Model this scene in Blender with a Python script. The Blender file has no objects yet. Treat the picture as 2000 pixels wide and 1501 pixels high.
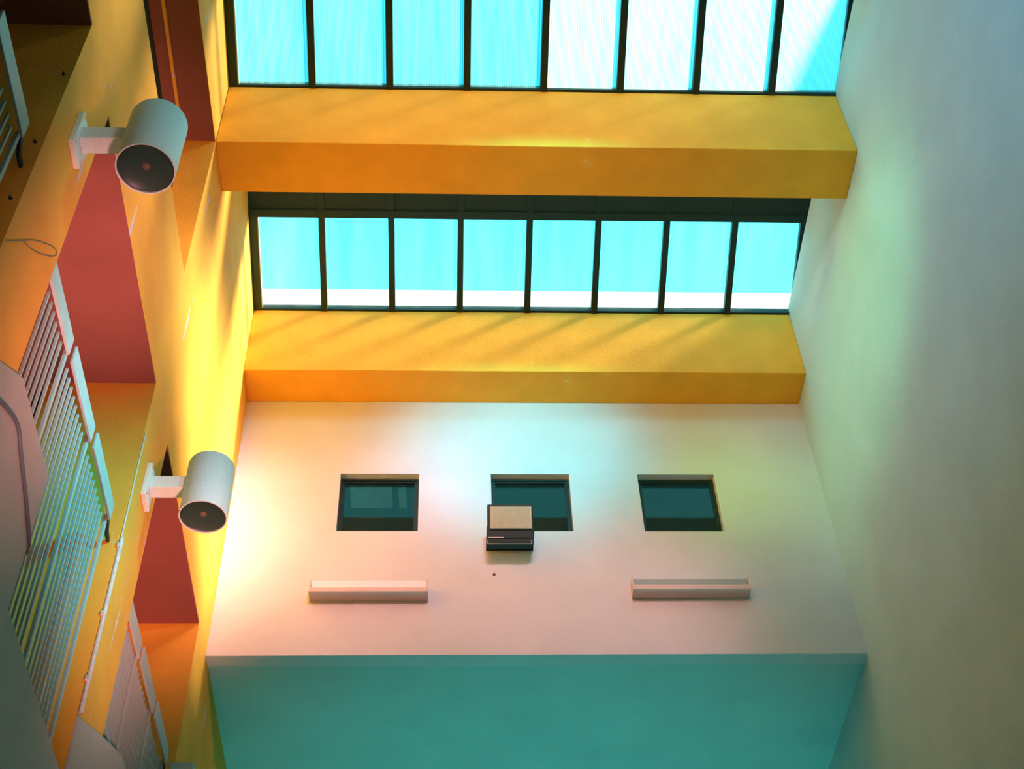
import bpy, bmesh, math, random
from mathutils import Matrix, Vector
random.seed(4)
S = bpy.context.scene
COL = S.collection
R = math.radians

# ------------------------------------------------------------------ camera
cd = bpy.data.cameras.new('camera'); cam = bpy.data.objects.new('camera', cd); COL.objects.link(cam)
cd.sensor_fit = 'HORIZONTAL'; cd.sensor_width = 36.0; cd.lens = 2716.11 / 2000 * 36; cd.clip_start = .05; cd.clip_end = 400
def cam_matrix(yaw, pitch, roll, loc):
    f = Vector((math.sin(yaw)*math.cos(pitch), math.cos(yaw)*math.cos(pitch), math.sin(pitch)))
    r0 = Vector((math.cos(yaw), -math.sin(yaw), 0)); d0 = f.cross(r0)
    r = math.cos(roll)*r0 + math.sin(roll)*d0
    d = -math.sin(roll)*r0 + math.cos(roll)*d0
    m = Matrix((( r.x, -d.x, -f.x), (r.y, -d.y, -f.y), (r.z, -d.z, -f.z))).to_4x4()
    m.translation = loc
    return m
cam.matrix_world = cam_matrix(0.0710224, 0.8440323, 0.0475130, Vector((0, 0, 1.6)))
S.camera = cam

# ------------------------------------------------------------------ view, world, sun, added lights
S.view_settings.view_transform = 'Standard'; S.view_settings.look = 'None'
S.view_settings.gamma = 1; S.view_settings.exposure = 0.0; S.view_settings.use_curve_mapping = False
S.cycles.use_denoising = True
S.cycles.max_bounces = 10; S.cycles.diffuse_bounces = 6; S.cycles.transparent_max_bounces = 12
S.cycles.transmission_bounces = 8; S.cycles.caustics_reflective = False; S.cycles.caustics_refractive = False
S.cycles.sample_clamp_indirect = 6

w = bpy.data.worlds.new('sky'); S.world = w; w.use_nodes = True
nt = w.node_tree; N = nt.nodes; L = nt.links
bg = N['Background']
tc = N.new('ShaderNodeTexCoord'); sep = N.new('ShaderNodeSeparateXYZ'); cr = N.new('ShaderNodeValToRGB')
L.new(tc.outputs['Generated'], sep.inputs[0]); L.new(sep.outputs['Z'], cr.inputs[0]); L.new(cr.outputs[0], bg.inputs[0])
e = cr.color_ramp.elements
e[0].position = 0.0; e[0].color = (.85, .95, .95, 1)
e[1].position = 1.0; e[1].color = (.03, .80, 1.15, 1)
m_ = e.new(.74); m_.color = (.13, .93, 1.0, 1)
m_ = e.new(.86); m_.color = (.045, .86, 1.2, 1)
bg.inputs[1].default_value = 2.4

sun_d = bpy.data.lights.new('sun', 'SUN'); sun = bpy.data.objects.new('sun', sun_d); COL.objects.link(sun)
sun_d.energy = 18.0; sun_d.color = (1.0, .82, .60); sun_d.angle = R(11)
SUN_DIR = Vector((-1.0, .10, -.76)).normalized()
sun.rotation_euler = SUN_DIR.to_track_quat('-Z', 'Y').to_euler()

def area(name, loc, target, sx, sy, power, color):
    d = bpy.data.lights.new(name, 'AREA'); o = bpy.data.objects.new(name, d); COL.objects.link(o)
    d.shape = 'RECTANGLE'; d.size = sx; d.size_y = sy; d.energy = power; d.color = color
    o.location = loc; o.rotation_euler = (Vector(target) - Vector(loc)).to_track_quat('-Z', 'Y').to_euler()
    return o
def spot(name, loc, target, deg, power, color, radius=.35, blend=1.0):
    d = bpy.data.lights.new(name, 'SPOT'); o = bpy.data.objects.new(name, d); COL.objects.link(o)
    d.energy = power; d.color = color; d.spot_size = R(deg); d.spot_blend = blend; d.shadow_soft_size = radius
    o.location = loc; o.rotation_euler = (Vector(target) - Vector(loc)).to_track_quat('-Z', 'Y').to_euler()
    return o
# added unseen lights: warm fill for the floor's bounce, then coloured washes
area('added_bounce_fill', (0.6, 2.2, .35), (0.4, 5.2, 9), 4.0, 4.0, 7, (1.0, .40, .25))
SPOTS = [
    ((-0.4, 1.95, 9.0), (0.6, 6.3, 10.7), 74, 400, (1.0, .44, .05)),   # amber across the fronts of the beams
    # position, target, cone, power, colour
    ((0.2, 0.6, 10.0), (-0.9, 8.08, 8.6), 27, 1450, (1.0, .40, .48)),   # orange pink on the left of the back wall
    ((1.0, 0.6, 10.2), (0.6, 8.08, 9.9), 20, 2500, (.02, .80, 1.0)),    # cyan on its upper middle
    ((0.6, 0.6, 10.0), (2.3, 8.08, 9.5), 12, 750, (.36, .85, .04)),     # yellow green on its right
    ((0.9, 0.6, 10.0), (1.2, 8.08, 8.1), 20, 1200, (1.0, .44, .52)),    # dusty pink low on its right half
    ((0.0, 0.6, 10.0), (0.0, 8.08, 9.6), 12, 560, (.66, .30, 1.0)),     # lavender above the left window
    ((-1.2, 1.0, 10.2), (3.07, 6.3, 9.5), 21, 1300, (.30, .95, .45)),   # green on the right wall
    ((-1.2, 0.4, 8.6), (3.07, 4.0, 9.4), 60, 560, (.02, .50, 1.0)),     # dim blue over the right wall
    ((2.6, 2.2, 8.8), (-1.75, 4.9, 6.7), 22, 2200, (.05, .80, .95)),    # teal on the middle railing
    ((1.0, 1.6, .6), (-1.95, 4.6, 7.76), 15, 5000, (1.0, .34, .34)),    # red under the lintel
    ((1.2, 1.8, .6), (-1.9, 6.9, 7.76), 14, 5600, (1.0, .30, .26)),
    ((2.8, 2.4, 8.8), (-1.7, 6.8, 9.0), 22, 5500, (1.0, .80, .75)),     # warm white on the left wall by the back corner
    ((1.9, 1.3, 8.4), (-1.32, 3.40, 7.12), 7.5, 360, (.30, 1.0, 1.0)),   # cool light on the near lamp
    ((1.9, 1.3, 8.4), (-1.32, 5.66, 7.12), 5.5, 560, (.40, 1.0, 1.0)),   # cool light on the far lamp
    ((0.7, 9.4, .6), (0.7, 10.2, 7.8), 60, 1050, (.05, .60, .56)),      # teal on the low ceiling
]
for k, (a, b, deg, p, c) in enumerate(SPOTS):
    spot('added_wash_light', a, b, deg, p, c)  # unseen, added to wash the surfaces with colour

# ------------------------------------------------------------------ materials
def mat(name, color, rough=.7, metal=0.0, noise=0.0, nscale=6.0, bump=0.0, bscale=60.0, spec=.3, peel=None):
    m = bpy.data.materials.new(name); m.use_nodes = True
    n = m.node_tree.nodes; l = m.node_tree.links; b = n['Principled BSDF']
    b.inputs['Base Color'].default_value = (*color, 1); b.inputs['Roughness'].default_value = rough
    b.inputs['Metallic'].default_value = metal; b.inputs['Specular IOR Level'].default_value = spec
    t = n.new('ShaderNodeTexCoord')
    out = None
    if noise:
        nz = n.new('ShaderNodeTexNoise'); nz.inputs['Scale'].default_value = nscale; nz.inputs['Detail'].default_value = 6
        l.new(t.outputs['Object'], nz.inputs['Vector'])
        r = n.new('ShaderNodeValToRGB'); l.new(nz.outputs['Fac'], r.inputs[0])
        r.color_ramp.elements[0].position = .3; r.color_ramp.elements[1].position = .7
        r.color_ramp.elements[0].color = (*[c*(1-noise) for c in color], 1)
        r.color_ramp.elements[1].color = (*[min(1, c*(1+noise*.6)) for c in color], 1)
        out = r.outputs[0]
    if peel:
        # paint scraped off in thin upright streaks
        mp = n.new('ShaderNodeMapping'); mp.inputs['Scale'].default_value = peel[1]
        l.new(t.outputs['Object'], mp.inputs['Vector'])
        z = n.new('ShaderNodeTexNoise'); z.inputs['Scale'].default_value = 1.0; z.inputs['Detail'].default_value = 9; z.inputs['Roughness'].default_value = .65
        l.new(mp.outputs[0], z.inputs['Vector'])
        q = n.new('ShaderNodeValToRGB'); q.color_ramp.elements[0].position = peel[2]; q.color_ramp.elements[1].position = peel[2] + .035
        l.new(z.outputs['Fac'], q.inputs[0])
        mx = n.new('ShaderNodeMixRGB'); l.new(q.outputs[0], mx.inputs[0])
        if out: l.new(out, mx.inputs[1])
        else: mx.inputs[1].default_value = (*color, 1)
        mx.inputs[2].default_value = (*peel[0], 1)
        out = mx.outputs[0]
    if out: l.new(out, b.inputs['Base Color'])
    if bump:
        bz = n.new('ShaderNodeTexNoise'); bz.inputs['Scale'].default_value = bscale; bz.inputs['Detail'].default_value = 4
        l.new(t.outputs['Object'], bz.inputs['Vector'])
        bp = n.new('ShaderNodeBump'); bp.inputs['Strength'].default_value = bump; bp.inputs['Distance'].default_value = .01
        l.new(bz.outputs['Fac'], bp.inputs['Height']); l.new(bp.outputs[0], b.inputs['Normal'])
    return m
M = {}
M['yellow'] = mat('yellow_plaster', (.90, .46, .05), .8, noise=.10, nscale=3, bump=.25, bscale=90, peel=((.72, .66, .74), (2.2, 7.0, 1.1), .635))
M['beam'] = mat('yellow_beam_paint', (.90, .46, .035), .75, noise=.08, nscale=4, bump=.2, bscale=80, peel=((.85, .68, .25), (4.0, 4.0, 4.0), .665))
M['aqua'] = mat('cool_toned_plaster', (.50, .71, .70), .85, noise=.07, nscale=2.0, bump=.35, bscale=110)  # white plaster with the cool tint of shade put into its colour
M['white'] = mat('white_plaster', (.70, .74, .76), .85, noise=.05, nscale=2.5, bump=.3, bscale=110)
M['lower'] = mat('off_white_plaster', (.50, .50, .45), .85, noise=.08, nscale=3, bump=.2, bscale=80)
M['soffit'] = mat('soffit_shade_brown', (.27, .10, .07), .8, noise=.1, nscale=3)  # brown with the shade of the undersides put in; the plug shares it
M['frame'] = mat('dark_green_frame_metal', (.022, .045, .04), .5, .3)
M['rail'] = mat('grey_green_railing_paint', (.42, .55, .52), .45, .1, noise=.08, nscale=12)
M['lamp'] = mat('speckled_grey_lamp_paint', (.74, .96, 1.0), .5, .0, noise=.16, nscale=160, bump=.15, bscale=300)
M['lampin'] = mat('dark_lamp_interior', (.03, .075, .06), .4)
M['bulb'] = mat('frosted_bulb', (.16, .13, .10), .3)
M['black'] = mat('black_metal', (.015, .03, .028), .5)
M['lens'] = mat('floodlight_lens', (.55, .52, .36), .25, noise=.1, nscale=30)
M['chrome'] = mat('worn_bare_metal', (.7, .7, .62), .35, .6)
M['fixture'] = mat('white_fixture_metal', (.72, .60, .56), .6)
M['diffuser'] = mat('milky_diffuser', (.80, .92, .96), .35)
M['trough'] = mat('trough_shade_grey', (.34, .44, .41), .6)
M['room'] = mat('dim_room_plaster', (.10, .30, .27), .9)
M['panel'] = mat('pale_ceiling_panel', (.65, .90, .85), .8, noise=.1, nscale=14)
M['cable'] = mat('grey_cable', (.10, .16, .17), .6)
M['conduit'] = mat('pale_conduit', (.66, .66, .62), .6, noise=.25, nscale=40, bump=.5, bscale=90)
M['floor'] = mat('grey green_floor', (.24, .30, .28), .6, noise=.1, nscale=2)
M['roof'] = mat('grey_roofing', (.30, .32, .32), .9, noise=.1)
M['ext'] = mat('white_render', (.86, .86, .84), .9, noise=.03)

def glassmat(name, tint, milky, streak, sheen=.04):
    """clear glazing: mostly see-through, thin dusty film, mirror sheen"""
    m = bpy.data.materials.new(name); m.use_nodes = True
    n = m.node_tree.nodes; l = m.node_tree.links; n.clear()
    o = n.new('ShaderNodeOutputMaterial')
    tr = n.new('ShaderNodeBsdfTransparent'); tr.inputs[0].default_value = (*tint, 1)
    tl = n.new('ShaderNodeBsdfTranslucent'); tl.inputs[0].default_value = (.60, .95, .97, 1)
    gl = n.new('ShaderNodeBsdfGlossy'); gl.inputs['Roughness'].default_value = .03
    mx = n.new('ShaderNodeMixShader'); m2 = n.new('ShaderNodeMixShader')
    t = n.new('ShaderNodeTexCoord'); mp = n.new('ShaderNodeMapping'); mp.inputs['Scale'].default_value = streak
    nz = n.new('ShaderNodeTexNoise'); nz.inputs['Scale'].default_value = 1; nz.inputs['Detail'].default_value = 5
    l.new(t.outputs['Object'], mp.inputs[0]); l.new(mp.outputs[0], nz.inputs['Vector'])
    mr = n.new('ShaderNodeMapRange'); mr.inputs[1].default_value = .3; mr.inputs[2].default_value = .7
    mr.inputs[3].default_value = milky[0]; mr.inputs[4].default_value = milky[1]
    l.new(nz.outputs['Fac'], mr.inputs[0]); l.new(mr.outputs[0], mx.inputs[0])
    l.new(tr.outputs[0], mx.inputs[1]); l.new(tl.outputs[0], mx.inputs[2])
    m2.inputs[0].default_value = sheen
    l.new(mx.outputs[0], m2.inputs[1]); l.new(gl.outputs[0], m2.inputs[2]); l.new(m2.outputs[0], o.inputs[0])
    return m
M['glass'] = glassmat('clear_roof_glass', (.93, .98, .98), (.0, .05), (9, .8, .8))
M['winglass'] = glassmat('window_glass', (.75, .85, .82), (.0, .01), (2, 2, 2), .02)
def polycarb(name, milky, tint, scat):
    """ribbed twin-wall sheet: narrow flutes along the slope, part see-through, part scattering"""
    m = bpy.data.materials.new(name); m.use_nodes = True
    n = m.node_tree.nodes; l = m.node_tree.links; n.clear()
    o = n.new('ShaderNodeOutputMaterial')
    tr = n.new('ShaderNodeBsdfTransparent'); tl = n.new('ShaderNodeBsdfTranslucent')
    mx = n.new('ShaderNodeMixShader')
    t = n.new('ShaderNodeTexCoord'); wv = n.new('ShaderNodeTexWave'); wv.wave_type = 'BANDS'; wv.bands_direction = 'X'
    wv.inputs['Scale'].default_value = 17; wv.inputs['Distortion'].default_value = .3
    l.new(t.outputs['Object'], wv.inputs['Vector'])
    r = n.new('ShaderNodeMapRange'); r.inputs[3].default_value = .62; r.inputs[4].default_value = 1.0
    l.new(wv.outputs['Fac'], r.inputs[0])
    mp = n.new('ShaderNodeMapping'); mp.inputs['Scale'].default_value = (14, 1.2, 1.2)
    nz = n.new('ShaderNodeTexNoise'); nz.inputs['Scale'].default_value = 1; nz.inputs['Detail'].default_value = 6
    l.new(t.outputs['Object'], mp.inputs[0]); l.new(mp.outputs[0], nz.inputs['Vector'])
    r2 = n.new('ShaderNodeMapRange'); r2.inputs[1].default_value = .3; r2.inputs[2].default_value = .7
    r2.inputs[3].default_value = milky - .07; r2.inputs[4].default_value = milky + .07
    l.new(nz.outputs['Fac'], r2.inputs[0]); l.new(r2.outputs[0], mx.inputs[0])
    for sh, base in ((tr, tint), (tl, scat)):
        v = n.new('ShaderNodeVectorMath'); v.operation = 'SCALE'; v.inputs[0].default_value = base
        l.new(r.outputs[0], v.inputs['Scale']); l.new(v.outputs[0], sh.inputs[0])
    l.new(tr.outputs[0], mx.inputs[1]); l.new(tl.outputs[0], mx.inputs[2]); l.new(mx.outputs[0], o.inputs[0])
    return m
M['poly'] = polycarb('ribbed_polycarbonate', .28, (.45, .50, .51), (.30, .74, .78))
M['poly2'] = polycarb('milky_ribbed_polycarbonate', .5, (.45, .55, .52), (.62, .96, .96))

# ------------------------------------------------------------------ helpers
def link(name, bm, m, parent=None, smooth=False, bev=0.0):
    me = bpy.data.meshes.new(name); bmesh.ops.recalc_face_normals(bm, faces=bm.faces)
    bm.to_mesh(me); bm.free(); me.materials.append(M[m])
    o = bpy.data.objects.new(name, me); COL.objects.link(o)
    if smooth:
        for p in me.polygons: p.use_smooth = True
    if parent: o.parent = parent
    if bev:
        b = o.modifiers.new('bevel', 'BEVEL'); b.width = bev; b.segments = 2; b.limit_method = 'ANGLE'
    return o
def addbox(bm, x0, x1, y0, y1, z0, z1, mtx=None):
    vs = [bm.verts.new((x, y, z)) for x in (x0, x1) for y in (y0, y1) for z in (z0, z1)]
    if mtx:
        for v in vs: v.co = mtx @ v.co
    for f in ((0,1,3,2), (4,6,7,5), (0,4,5,1), (2,3,7,6), (0,2,6,4), (1,5,7,3)): bm.faces.new([vs[i] for i in f])
    return vs
def box(name, m, b, parent=None, bev=0.0):
    bm = bmesh.new(); addbox(bm, *b); return link(name, bm, m, parent, bev=bev)
def boxes(name, m, bs, parent=None, bev=0.0):
    bm = bmesh.new()
    for b in bs: addbox(bm, *b)
    return link(name, bm, m, parent, bev=bev)
def prism_x(bm, pts, x0, x1):      # polygon in (y, z) extruded along x
    a = [bm.verts.new((x0, y, z)) for y, z in pts]; b = [bm.verts.new((x1, y, z)) for y, z in pts]
    bm.faces.new(a); bm.faces.new(b[::-1])
    for i in range(len(pts)):
        j = (i+1) % len(pts); bm.faces.new((a[i], b[i], b[j], a[j]))
def lathe(bm, prof, n=48, loc=(0,0,0), mtx=None):
    rings = []
    for r, z in prof:
        ring = []
        for k in range(n if r > 1e-6 else 1):
            a = 2*math.pi*k/n; v = Vector((r*math.cos(a), r*math.sin(a), z))
            if mtx: v = mtx @ v
            ring.append(bm.verts.new(v + Vector(loc)))
        rings.append(ring)
    for p, q in zip(rings, rings[1:]):
        for k in range(n):
            j = (k+1) % n
            if len(p) == 1: bm.faces.new((p[0], q[k], q[j]))
            elif len(q) == 1: bm.faces.new((p[k], p[j], q[0]))
            else: bm.faces.new((p[k], q[k], q[j], p[j]))
def tube(name, pts, r, m, parent=None, res=8):
    cu = bpy.data.curves.new(name, 'CURVE'); cu.dimensions = '3D'; s = cu.splines.new('NURBS'); s.points.add(len(pts)-1)
    for p, q in zip(s.points, pts): p.co = (*q, 1)
    s.use_endpoint_u = True; s.order_u = 3; cu.bevel_depth = r; cu.bevel_resolution = 3; cu.resolution_u = res
    o = bpy.data.objects.new(name, cu)
    me = bpy.data.meshes.new_from_object(o); bpy.data.objects.remove(o)
    me.materials.clear(); me.materials.append(M[m])
    o = bpy.data.objects.new(name, me); COL.objects.link(o)
    for p in me.polygons: p.use_smooth = True
    if parent: o.parent = parent
    return o
def empty(name, loc=(0,0,0)):
    o = bpy.data.objects.new(name, None); COL.objects.link(o); o.location = loc; o.empty_display_size = .1; return o
def tag(o, label, cat=None, group=None, kind=None):
    o['label'] = label
    if cat: o['category'] = cat
    if group: o['group'] = group
    if kind: o['kind'] = kind
    return o

XL, XR = -1.70, 3.072          # inner faces of the side walls
ZB, ZG = 10.47, 11.275         # underside of the beams, foot of the glazing
TS = .3153                     # fall of the glazing away from the viewer
PIER = [(-1.29, -.79), (.95, 1.45), (3.19, 3.69), (5.47, 5.975), (7.69, 8.19)]
YS = -3.2

# ------------------------------------------------------------------ the shell
tag(box('floor', 'floor', (-5, 4.2, YS-.3, 12.3, -.2, 0)), 'grey green floor of the hall below the view', 'floor', kind='structure')
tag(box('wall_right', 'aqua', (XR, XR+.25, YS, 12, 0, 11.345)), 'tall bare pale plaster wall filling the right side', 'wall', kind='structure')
# back wall with three square window openings
WIN = [(-.853, -.217), (.366, 1.006), (1.567, 2.20)]
WZ0, WZ1 = 8.98, 9.608
bm = bmesh.new()
xs = [XL] + [v for p in WIN for v in p] + [XR]
addbox(bm, XL, XR, 8.08, 8.205, 7.784, WZ0); addbox(bm, XL, XR, 8.08, 8.205, WZ1, ZG)
for a, b in ((xs[0], xs[1]), (xs[2], xs[3]), (xs[4], xs[5]), (xs[6], xs[7])): addbox(bm, a, b, 8.08, 8.205, WZ0, WZ1)
tag(link('wall_back', bm, 'white'), 'white end wall with three square windows under the skylights', 'wall', kind='structure')
tag(box('wall_far', 'lower', (-5, XR+.25, 12, 12.2, 0, 7.9)), 'plaster wall far back under the low ceiling', 'wall', kind='structure')
tag(box('wall_front', 'white', (-5, XR+.25, YS-.2, YS, 0, 11.8)), 'white wall behind the viewer', 'wall', kind='structure')
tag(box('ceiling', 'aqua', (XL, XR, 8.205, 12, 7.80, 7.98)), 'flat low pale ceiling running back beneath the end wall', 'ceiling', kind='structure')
# left wall: lower wall with stepped sill, piers, lintel band, upper wall beyond the first beam
bm = bmesh.new()
prism_x(bm, [(YS, 0), (12, 0), (12, 5.12), (8.19, 5.12), (8.19, 4.95), (7.691, 4.95), (7.691, 5.83), (6.5, 5.83), (6.34, 5.815), (5.976, 5.67), (5.976, 4.95), (5.469, 4.95), (5.469, 5.13), (4.30, 5.13), (4.29, 5.83), (3.691, 5.83), (3.691, 4.95), (3.189, 4.95), (3.189, 5.83), (YS, 5.83)], XL-.16, XL)
tag(link('wall_left', bm, 'lower'), 'pale lower left wall with stepped sill below the gallery openings', 'wall', kind='structure')
bm = bmesh.new()
for a, b in PIER: addbox(bm, XL-.62, XL, a, b, 4.951 if a > 3 else 5.831, 7.775)
addbox(bm, XL-.22, XL, YS, 5.5, 7.775, 8.88)                 # lintel band
addbox(bm, XL-.225, XL, 5.5, 8.08, 7.775, 11.6)              # upper wall beyond the first beam
addbox(bm, XL-.16, XL, 8.19, 12, 5.12, 7.98)
tag(link('wall_left_upper', bm, 'yellow'), 'yellow left wall of square piers and lintel above the gallery', 'wall', kind='structure')
# proud lower panels with the slanting upper edge
bm = bmesh.new(); prism_x(bm, [(YS, 3), (4.285, 3), (4.285, 5.826), (3.73, 5.826), (3.69, 5.80), (3.52, 5.676), (3.19, 5.44), (2.9, 5.2), (YS, 5.2)], XL+.001, XL+.012)
tag(link('trim_1', bm, 'lower'), 'thin raised plaster panel with slanting top below nearest pier', 'panel', kind='structure')
bm = bmesh.new(); prism_x(bm, [(5.475, 3), (12, 3), (12, 5.1), (8.2, 5.83), (6.5, 5.83), (6.34, 5.815), (5.98, 5.67), (5.515, 5.465), (5.475, 5.447)], XL+.001, XL+.012)
tag(link('trim_2', bm, 'lower'), 'thin raised plaster panel with slanting top below second pier', 'panel', kind='structure')
# gallery behind the openings
tag(box('ceiling_gallery', 'soffit', (-5, XL-.002, YS, 12, 7.762, 7.774)), 'shade-toned reddish brown ceiling of the gallery behind the left openings', 'ceiling', kind='structure')
tag(box('wall_gallery', 'lower', (-5.2, -5, YS, 12, 0, 11.6)), 'rear wall of the side gallery', 'wall', kind='structure')
tag(box('floor_gallery', 'lower', (-5, XL-.17, YS, 12, 4.9, 5.1)), 'gallery floor slab behind the railings', 'floor', kind='structure')
tag(box('wall_recess', 'yellow', (-2.45, -2.30, YS, 8.0, 7.98, 10.6)), 'yellow wall set back above the lintel on the left', 'wall', kind='structure')
# side beam and soffits along the skylight
b = tag(box('side_beam', 'soffit', (XL-.225, XL-.004, YS, 5.5, ZB, 11.6)), 'shade-toned brown underside of long side beam left of upper skylight', 'beam'); b['kind'] = 'structure'
tag(box('wall_skylight_left', 'yellow', (XL-.004, XL, YS, 5.505, ZB, 11.9)), 'bright yellow upstand left of the upper skylight', 'wall', kind='structure')
tag(boxes('ceiling_recess', 'soffit', [(-2.035, -1.947, YS, 5.5, ZB-.022, 10.52), (-2.29, -1.93, YS, 8.0, 10.52, 10.8)]), 'narrow shade-toned brown soffit strip beside the side beam', 'ceiling', kind='structure')

tag(box('trim_3', 'yellow', (-1.9465, -1.926, YS, 5.5, ZB-.022, 10.52)), 'thin orange edge between the two brown soffit strips', 'trim', kind='structure')
# cross beams
def beam(y0, label):
    o = empty('cross_beam', ((XL+XR)/2, y0+.2, ZB))
    tag(o, label, 'beam', kind='structure')
    f = box('beam_body', 'beam', (XL-o.location.x, XR-o.location.x, -.2, .235, 0, ZG-ZB-.003), o, bev=.006)
    return o
beam(5.505, 'yellow plaster cross beam between the two skylights')
beam(3.29, 'yellow plaster cross beam overhead nearer than the upper skylight')
beam(1.075, 'yellow plaster cross beam almost straight overhead')
o = empty('cross_beam', ((XL+XR)/2, 7.9, ZB)); tag(o, 'yellow plaster beam along the top of the end wall', 'beam', kind='structure')
box('beam_body', 'beam', (XL-o.location.x, XR-o.location.x, -.18, .179, 0, ZG-ZB-.003), o, bev=.006)

# ------------------------------------------------------------------ skylights
def skylight(n, y1, y0, yb, c0, sp, glass, label):
    """glazing falls from y0 (top, behind the nearer beam) to y1 (foot, on the farther beam)"""
    root = empty('window_%d' % n, (0, y1, ZG)); tag(root, label, 'skylight', kind='structure')
    def zz(y): return ZG + (y1 - y)*TS
    def slab(bm, x0, x1, ya, yb_, d0, d1):            # ya < yb_, d = offset normal to the slope
        vs = []
        for x in (x0, x1):
            for y in (ya, yb_):
                for d in (d0, d1): vs.append(bm.verts.new((x, y - y1, zz(y) - ZG + d)))
        for f in ((0,1,3,2), (4,6,7,5), (0,4,5,1), (2,3,7,6), (0,2,6,4), (1,5,7,3)): bm.faces.new([vs[i] for i in f])
    XE = 3.155
    bm = bmesh.new(); slab(bm, XL, XE+.1, yb, y0-.06, .0, .08); link('head_panel', bm, 'frame', root)
    bm = bmesh.new(); slab(bm, XL, XE+.1, y0-.06, y0, -.02, .08); link('head_rail', bm, 'frame', root)
    bm = bmesh.new(); slab(bm, XL, XE+.1, y1-.012, y1+.09, .004, .06); link('foot_rail', bm, 'frame', root)
    bm = bmesh.new(); slab(bm, XL, XL+.068, y0-.02, y1, .0, .06); link('side_rail', bm, 'frame', root)
    bm = bmesh.new(); slab(bm, XL+.068, XL+.078, y0, y1, .008, .05); link('glazing_bead', bm, 'rail', root)
    bm = bmesh.new(); slab(bm, 3.085, XE+.1, y0-.02, y1, .0, .06); link('side_rail', bm, 'frame', root)
    cs = [c0 + k*sp for k in range(7)]
    first = None
    for c in cs:
        if first is None:
            bm = bmesh.new(); slab(bm, -.027, .027, yb+.05, y1, -.012, .055); first = link('mullion', bm, 'frame', root); first.location.x = c
        else:
            q = first.copy(); q.location.x = c; COL.objects.link(q); q.parent = root
    ed = [XL+.07] + cs + [3.10]
    for k in range(8):
        a, b = ed[k] + (.02 if k else 0), ed[k+1] - .02
        bm = bmesh.new(); vs = [bm.verts.new((x, y-y1, zz(y)-ZG+.03)) for x, y in ((a, y0-.01), (b, y0-.01), (b, y1), (a, y1))]; bm.faces.new(vs)
        p = link('pane', bm, glass[k], root)
    return root
P, P2, G = 'poly', 'poly2', 'glass'
skylight(1, 5.505, 4.675, 3.73, -1.055, .6015, [P, P, P, P, P2, P2, P2, P2], 'upper skylight of eight ribbed translucent panes in dark frame')
skylight(2, 7.72, 6.895, 5.95, -1.080, .598, [G]*8, 'lower skylight of eight clear panes above the end wall beam')
skylight(3, 3.29, 2.46, 1.52, -1.055, .6015, [P]*8, 'skylight bay above the viewer, out of view')
skylight(4, 1.075, .25, -.70, -1.055, .6015, [P]*8, 'rearmost skylight bay, out of view')
tag(boxes('roof', 'roof', [(XL-.9, XR+.5, YS-.2, -.7, 11.8, 12.0), (XL-.9, XL+.0, YS, 8.2, 11.62, 11.70), (XL-.9, XR+.4, 7.83, 9.9, 11.15, 11.27)]), 'roof slab around the skylights', 'roof', kind='structure')
for y in (1.31, 3.525, 5.74): pass
tag(box('wall_parapet', 'ext', (3.262, 3.50, YS, 9.0, 10.9, 11.74)), 'outdoor parapet along the right of the skylights', 'wall', kind='structure')
tag(box('wall_outside', 'ext', (-3.2, 4.5, 8.6, 8.8, 11.271, 12.72)), 'white rendered outdoor wall seen low through the clear panes', 'wall', kind='structure')

# ------------------------------------------------------------------ square windows in the end wall
WL = ['left square window with two pale panels visible inside', 'middle square window behind the black floodlight', 'right square window, dark and empty']
for i, (a, b) in enumerate(WIN):
    r = empty('window_%d' % (5+i), ((a+b)/2, 8.14, WZ0)); tag(r, WL[i], 'window', kind='structure')
    ox, oz = r.location.x, WZ0
    h = (b-a)/2; H = WZ1-WZ0
    boxes('frame', 'frame', [(-h, -h+.018, 0, .04, 0, H), (h-.018, h, 0, .04, 0, H), (-h+.018, h-.018, 0, .04, 0, .018), (-h+.018, h-.018, 0, .04, H-.018, H)], r)
    boxes('sash', 'frame', [(-h+.018, -h+.036, .012, .035, .018, H-.018), (h-.036, h-.018, .012, .035, .018, H-.018), (-h+.036, h-.036, .012, .035, .018, .034), (-h+.036, h-.036, .012, .035, H-.034, H-.018)], r)
    box('pane', 'winglass', (-h+.034, h-.034, .02, .024, .03, H-.03), r)
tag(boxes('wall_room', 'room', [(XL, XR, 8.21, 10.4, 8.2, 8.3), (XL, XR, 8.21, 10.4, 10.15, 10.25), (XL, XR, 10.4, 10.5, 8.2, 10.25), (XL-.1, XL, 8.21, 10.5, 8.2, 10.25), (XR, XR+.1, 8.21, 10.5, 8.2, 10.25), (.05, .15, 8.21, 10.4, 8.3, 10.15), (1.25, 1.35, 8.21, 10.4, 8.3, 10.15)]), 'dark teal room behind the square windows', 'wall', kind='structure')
for rx in (-.9, .6, 2.2):
    d = bpy.data.lights.new('added_room_fill', 'POINT'); d.energy = 5.5; d.color = (.75, 1, .95); d.shadow_soft_size = .15  # added unseen fill to brighten the room behind the windows
    q = bpy.data.objects.new('added_room_fill', d); COL.objects.link(q); q.location = (rx, 8.75, 8.5)
cp = [(-.835, -.468, 8.757, 9.025), (-.412, -.343, 8.757, 9.025)]
GR = 'pale ceiling panels in the room behind the left window'
tag(box('ceiling_panel', 'panel', (cp[0][0], cp[0][1], cp[0][2], cp[0][3], 10.115, 10.149)), 'wide pale ceiling panel seen through the left square window', 'panel', GR)
tag(box('ceiling_panel', 'panel', (cp[1][0], cp[1][1], cp[1][2], cp[1][3], 10.115, 10.149)), 'narrow pale ceiling panel seen through the left square window', 'panel', GR)

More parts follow.
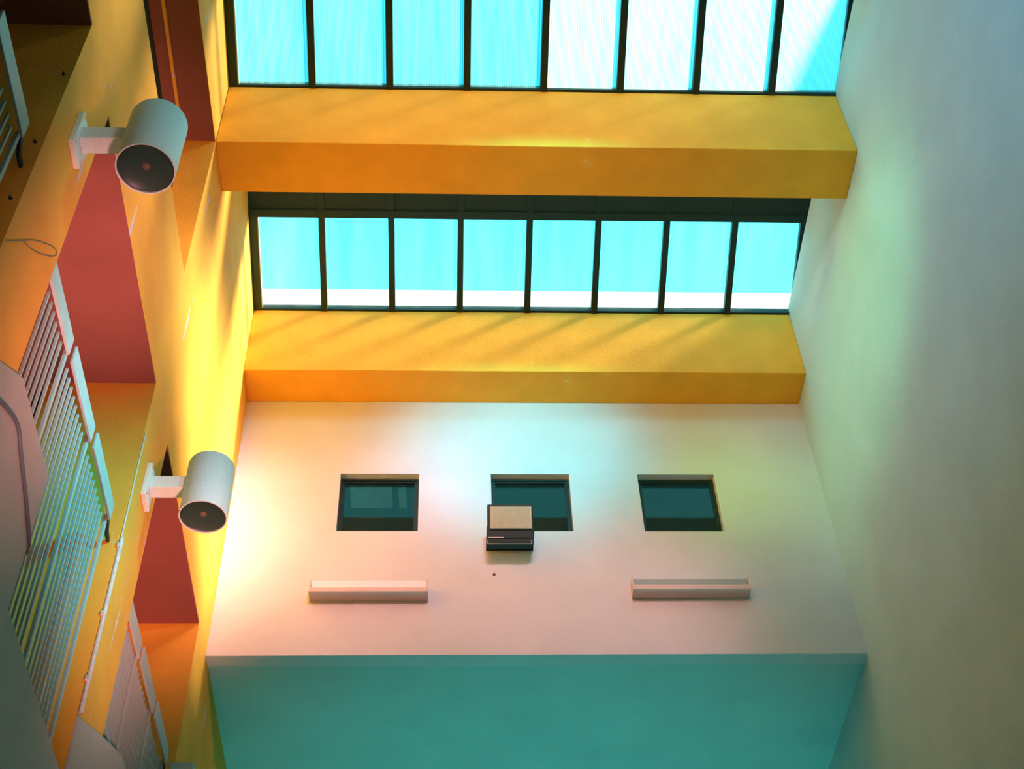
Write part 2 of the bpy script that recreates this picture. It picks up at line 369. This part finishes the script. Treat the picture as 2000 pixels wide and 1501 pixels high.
# ------------------------------------------------------------------ wall spotlights on the piers
def spotlight(loc, label):
    r = empty('wall_spotlight', loc); tag(r, label, 'wall lamp', 'cylinder lamps on the yellow piers')
    pl = box('mounting_plate', 'lamp', (0, .028, -.075, .075, -.125, .125), r, bev=.004)
    for sy in (-.055, .055):
        for sz in (-.10, .10):
            bm = bmesh.new(); lathe(bm, [(0, .006), (.007, .005), (.008, 0)], 10, (.028, sy, sz), Matrix.Rotation(R(90), 4, 'Y')); link('screw', bm, 'chrome', pl)
    box('arm', 'lamp', (.028, .232, -.043, .043, -.046, .046), r, bev=.004)
    c = (.352, 0, 0); rr = .133; zt, zb = .165, -.235
    bm = bmesh.new(); lathe(bm, [(0, zt), (rr-.012, zt), (rr-.003, zt-.004), (rr, zt-.013), (rr, zb), (rr-.006, zb), (rr-.006, zb+.09)], 64, c)
    h = link('housing', bm, 'lamp', r, smooth=True)
    m = h.modifiers.new('e', 'EDGE_SPLIT'); m.split_angle = R(40)
    bm = bmesh.new(); lathe(bm, [(rr-.007, zb+.008), (rr-.012, zb+.014), (.06, zb+.022), (0, zb+.026)], 48, c)
    link('reflector', bm, 'lampin', r, smooth=True)
    bm = bmesh.new(); lathe(bm, [(0, zb+.012), (.012, zb+.014), (.019, zb+.020), (.02, zb+.028)], 24, c)
    link('bulb', bm, 'bulb', r, smooth=True)
    return r
spotlight((XL, 3.455, 7.165), 'larger pale cylinder spotlight on the near pier, upper left')
spotlight((XL, 5.735, 7.175), 'pale cylinder spotlight on the far pier beside the end wall')

# ------------------------------------------------------------------ railings in the gallery openings
bar_me = {}
def bar_mesh(h):
    k = round(h, 3)
    if k not in bar_me:
        bm = bmesh.new(); addbox(bm, -.006, .006, -.006, .006, -h, 0)
        me = bpy.data.meshes.new('baluster'); bmesh.ops.recalc_face_normals(bm, faces=bm.faces); bm.to_mesh(me); bm.free(); me.materials.append(M['rail']); bar_me[k] = me
    return bar_me[k]
def railing(ya, yb, foot, label):
    """ya..yb: clear opening; foot(y) gives the height the bars reach down to"""
    r = empty('railing', (XL-.035, ya, 5.85)); tag(r, label, 'railing', 'railings in the gallery openings')
    X0, Z0 = r.location.x, 5.85
    step = (yb-.055-ya-.02)/3
    for k in range(3):
        p0 = ya+.01+k*step; p1 = p0+step-.05; dx = .004*k
        bm = bmesh.new(); addbox(bm, -.014+dx, dx, p0-ya, p1-ya, 6.54-Z0+.012*k, 6.655-Z0+.012*k)
        link('top_rail', bm, 'rail', r, bev=.003)
        bm = bmesh.new(); addbox(bm, -.03, -.012, p1-ya-.012, p1-ya+.012, foot(p1)+.02-Z0, 6.60-Z0)
        link('post', bm, 'rail', r, bev=.002)
        bm = bmesh.new(); addbox(bm, -.032, -.014, (p0 if foot(p0) == foot(p1) else 4.31)-ya, p1-ya, foot(p1)+.015-Z0, foot(p1)+.04-Z0); link('bottom_rail', bm, 'rail', r)
        y = p0+.035
        while y < p1-.02:
            q = bpy.data.objects.new('baluster', bar_mesh(6.545-foot(y)-.01)); COL.objects.link(q); q.parent = r
            q.location = (-.026, y-ya, 6.545-Z0); y += .058
    bm = bmesh.new()
    prism_x(bm, [(yb-.115-ya, 6.60-Z0), (yb-.095-ya, 6.62-Z0), (yb-.05-ya, 6.55-Z0), (yb-.002-ya, 6.54-Z0), (yb-.002-ya, 6.515-Z0), (yb-.06-ya, 6.515-Z0)], -.022, -.008)
    link('end_bracket', bm, 'black', r)
    return r
railing(1.45, 3.19, lambda y: 5.835, 'nearest grey green railing, cut off by the left picture edge')
railing(3.69, 5.47, lambda y: 5.835 if y < 4.31 else 5.135, 'long middle railing of grey green bars between the two lamps')
railing(5.975, 7.69, lambda y: 5.835, 'farthest railing, below and left of the second lamp')

# ------------------------------------------------------------------ wall lights on the end wall
def wall_light(x0, x1, z0, label, tilt):
    r = empty('wall_light', ((x0+x1)/2, 8.08, z0)); tag(r, label, 'wall light', 'long box lights on the end wall')
    h = (x1-x0)/2; D = .115; H = .125; t = .012
    boxes('housing', 'fixture', [(-h, h, -D, 0, 0, t), (-h, h, -D, -D+t, t, .042), (-h+t, h-t, -t, 0, t, H-.01)], r, bev=.002)
    if not tilt: box('trough', 'trough', (-h+.004, h-.004, -.095, -t-.001, .045, H-.012), r)  # solid block, the shade of the hollow put into its grey
    for s in (-1, 1): box('end_cap', 'fixture', (min(s*h, s*(h+.012)), max(s*h, s*(h+.012)), -D-.001, 0, -.001, H), r, bev=.002)
    bm = bmesh.new(); prism_x(bm, [(-D+.014, .030), (-D+.020, H-.004), (-D+.026, H-.004), (-D+.020, .030)] if tilt else [(-.10, .030), (-.053, .060), (-.053, .03), (-.095, .02)], -h+.006, h-.006)
    link('diffuser', bm, 'diffuser', r)
    return r
wall_light(-.992, -.140, 8.275, 'long box wall light at the left with a pale diffuser', True)
wall_light(1.410, 2.275, 8.298, 'long box wall light at the right with a grey trough block, recess shade in its colour', False)

# ------------------------------------------------------------------ floodlight
r = empty('floodlight', (.495, 8.08, 8.80)); tag(r, 'black rectangular floodlight in front of the middle window', 'floodlight')
T = Matrix.Translation((0, -.28, .012)) @ Matrix.Rotation(R(25), 4, 'X')
def fl(name, m, b, bev=.003, parent=None):
    bm = bmesh.new(); addbox(bm, *b, T); return link(name, bm, m, parent or r, bev=bev)
body = fl('housing', 'black', (-.178, .172, -.005, .05, -.125, .145), .006)
fl('lens_frame', 'black', (-.166, .164, -.012, -.004, -.06, .134), .002)
fl('lens', 'lens', (-.158, .152, -.016, -.010, -.05, .124), .004)
fl('lens_rim', 'chrome', (.152, .157, -.017, -.011, -.05, .124), .001)
for k in range(6): fl('cooling_fin', 'black', (-.15+.055*k, -.142+.055*k, .05, .085, -.10, .12), .001)
fl('hinge_bar', 'black', (-.175, .155, .0, .03, -.155, -.127), .002)
fl('edge_strip', 'chrome', (-.174, -.055, -.008, -.005, -.122, -.118), 0)
for s in (-1, 1):
    bm = bmesh.new(); addbox(bm, s*.178-.004, s*.178+.004, -.235, -.02, -.02, .02); link('bracket_arm', bm, 'black', r)
bm = bmesh.new(); addbox(bm, -.182, .182, -.022, -.001, -.025, .025); link('bracket_plate', bm, 'black', r)

# ------------------------------------------------------------------ conduit, cables, bolts, small marks
c = empty('conduit', (XL+.012, 5.45, 6.4)); tag(c, 'pale peeling conduit down the corner of the far pier', 'conduit')
lc = lambda p: tuple(Vector(p) - Vector((XL+.012, 5.45, 6.4)))
tube('pipe', [lc((XL+.0125, 5.486, z)) for z in (6.56, 6.3, 6.0, 5.7, 5.47)], .012, 'conduit', c)
tube('wire', [lc((XL+.006, 5.482, 7.35)), lc((XL+.006, 5.48, 7.05)), lc((XL+.006, 5.488, 6.85)), lc((XL+.008, 5.486, 6.56))], .005, 'conduit', c)
for z in (6.50, 6.05, 5.66):
    bm = bmesh.new(); addbox(bm, -.012, .004, .012, .060, z-.014-6.4, z+.014-6.4); link('clip', bm, 'conduit', c, bev=.002)
tag(tube('hanging_cable', [(XL+.02, 3.45, 5.46), (XL+.02, 3.60, 5.545), (XL+.02, 3.76, 5.63), (XL+.02, 3.84, 5.64), (XL+.02, 3.90, 5.60), (XL+.02, 4.08, 5.535), (XL+.02, 4.20, 5.48), (XL+.02, 4.286, 5.44), (XL+.005, 4.31, 5.41)], .0085, 'cable'), 'thick dark cable looping down beside the middle railing', 'cable')
tag(tube('thin_wire', [(XL+.006, 3.195, 6.02), (XL+.006, 3.30, 6.16), (XL+.006, 3.40, 6.31), (XL+.006, 3.52, 6.45), (XL+.006, 3.63, 6.565), (XL+.006, 3.66, 6.56), (XL+.006, 3.62, 6.49), (XL+.006, 3.52, 6.37), (XL+.006, 3.40, 6.25), (XL+.006, 3.33, 6.20)], .0016, 'cable'), 'hair thin wire loop on the near pier below the large lamp', 'wire')
for (x, z), lab in (((-1.735, 7.29), 'highest small bolt in the shaded side of near pier'), ((-1.735, 6.715), 'small bolt in the near pier beside the railing end'), ((-1.738, 6.295), 'lowest small bolt in the near pier under the railing end')):
    o = empty('anchor_bolt', (x, 3.19, z)); tag(o, lab, 'bolt', 'bolts in the side of the near pier')
    Q = Matrix.Rotation(R(90), 4, 'X')
    bm = bmesh.new(); lathe(bm, [(0, .014), (.004, .014), (.004, .003)], 10, (0,0,0), Q); link('shank', bm, 'black', o)
    bm = bmesh.new(); lathe(bm, [(0, .004), (.009, .004), (.009, .0)], 6, (0,0,0), Q); link('nut', bm, 'black', o)
o = empty('junction_box', (XL, 7.66, 6.5)); tag(o, 'teal junction box at the bottom edge below the far railing end', 'electrical box')
box('case', 'rail', (-.012, .135, -.05, .028, -.30, .10), o, bev=.004); box('lid', 'rail', (-.008, .131, -.058, -.05, -.295, .095), o, bev=.002)
bm = bmesh.new(); lathe(bm, [(0, .012), (.008, .012), (.012, 0)], 12, (.37, 8.08, 8.536), Matrix.Rotation(R(90), 4, 'X'))
tag(link('wall_plug', bm, 'soffit'), 'tiny rusty plug in the end wall below the floodlight', 'plug')
# dark steel edging on top of the lintel
tag(box('steel_channel', 'frame', (-2.13, -2.037, YS, 6.4, ZB-.03, ZB+.049)), 'dark green steel channel left of the brown soffit strip', 'channel')
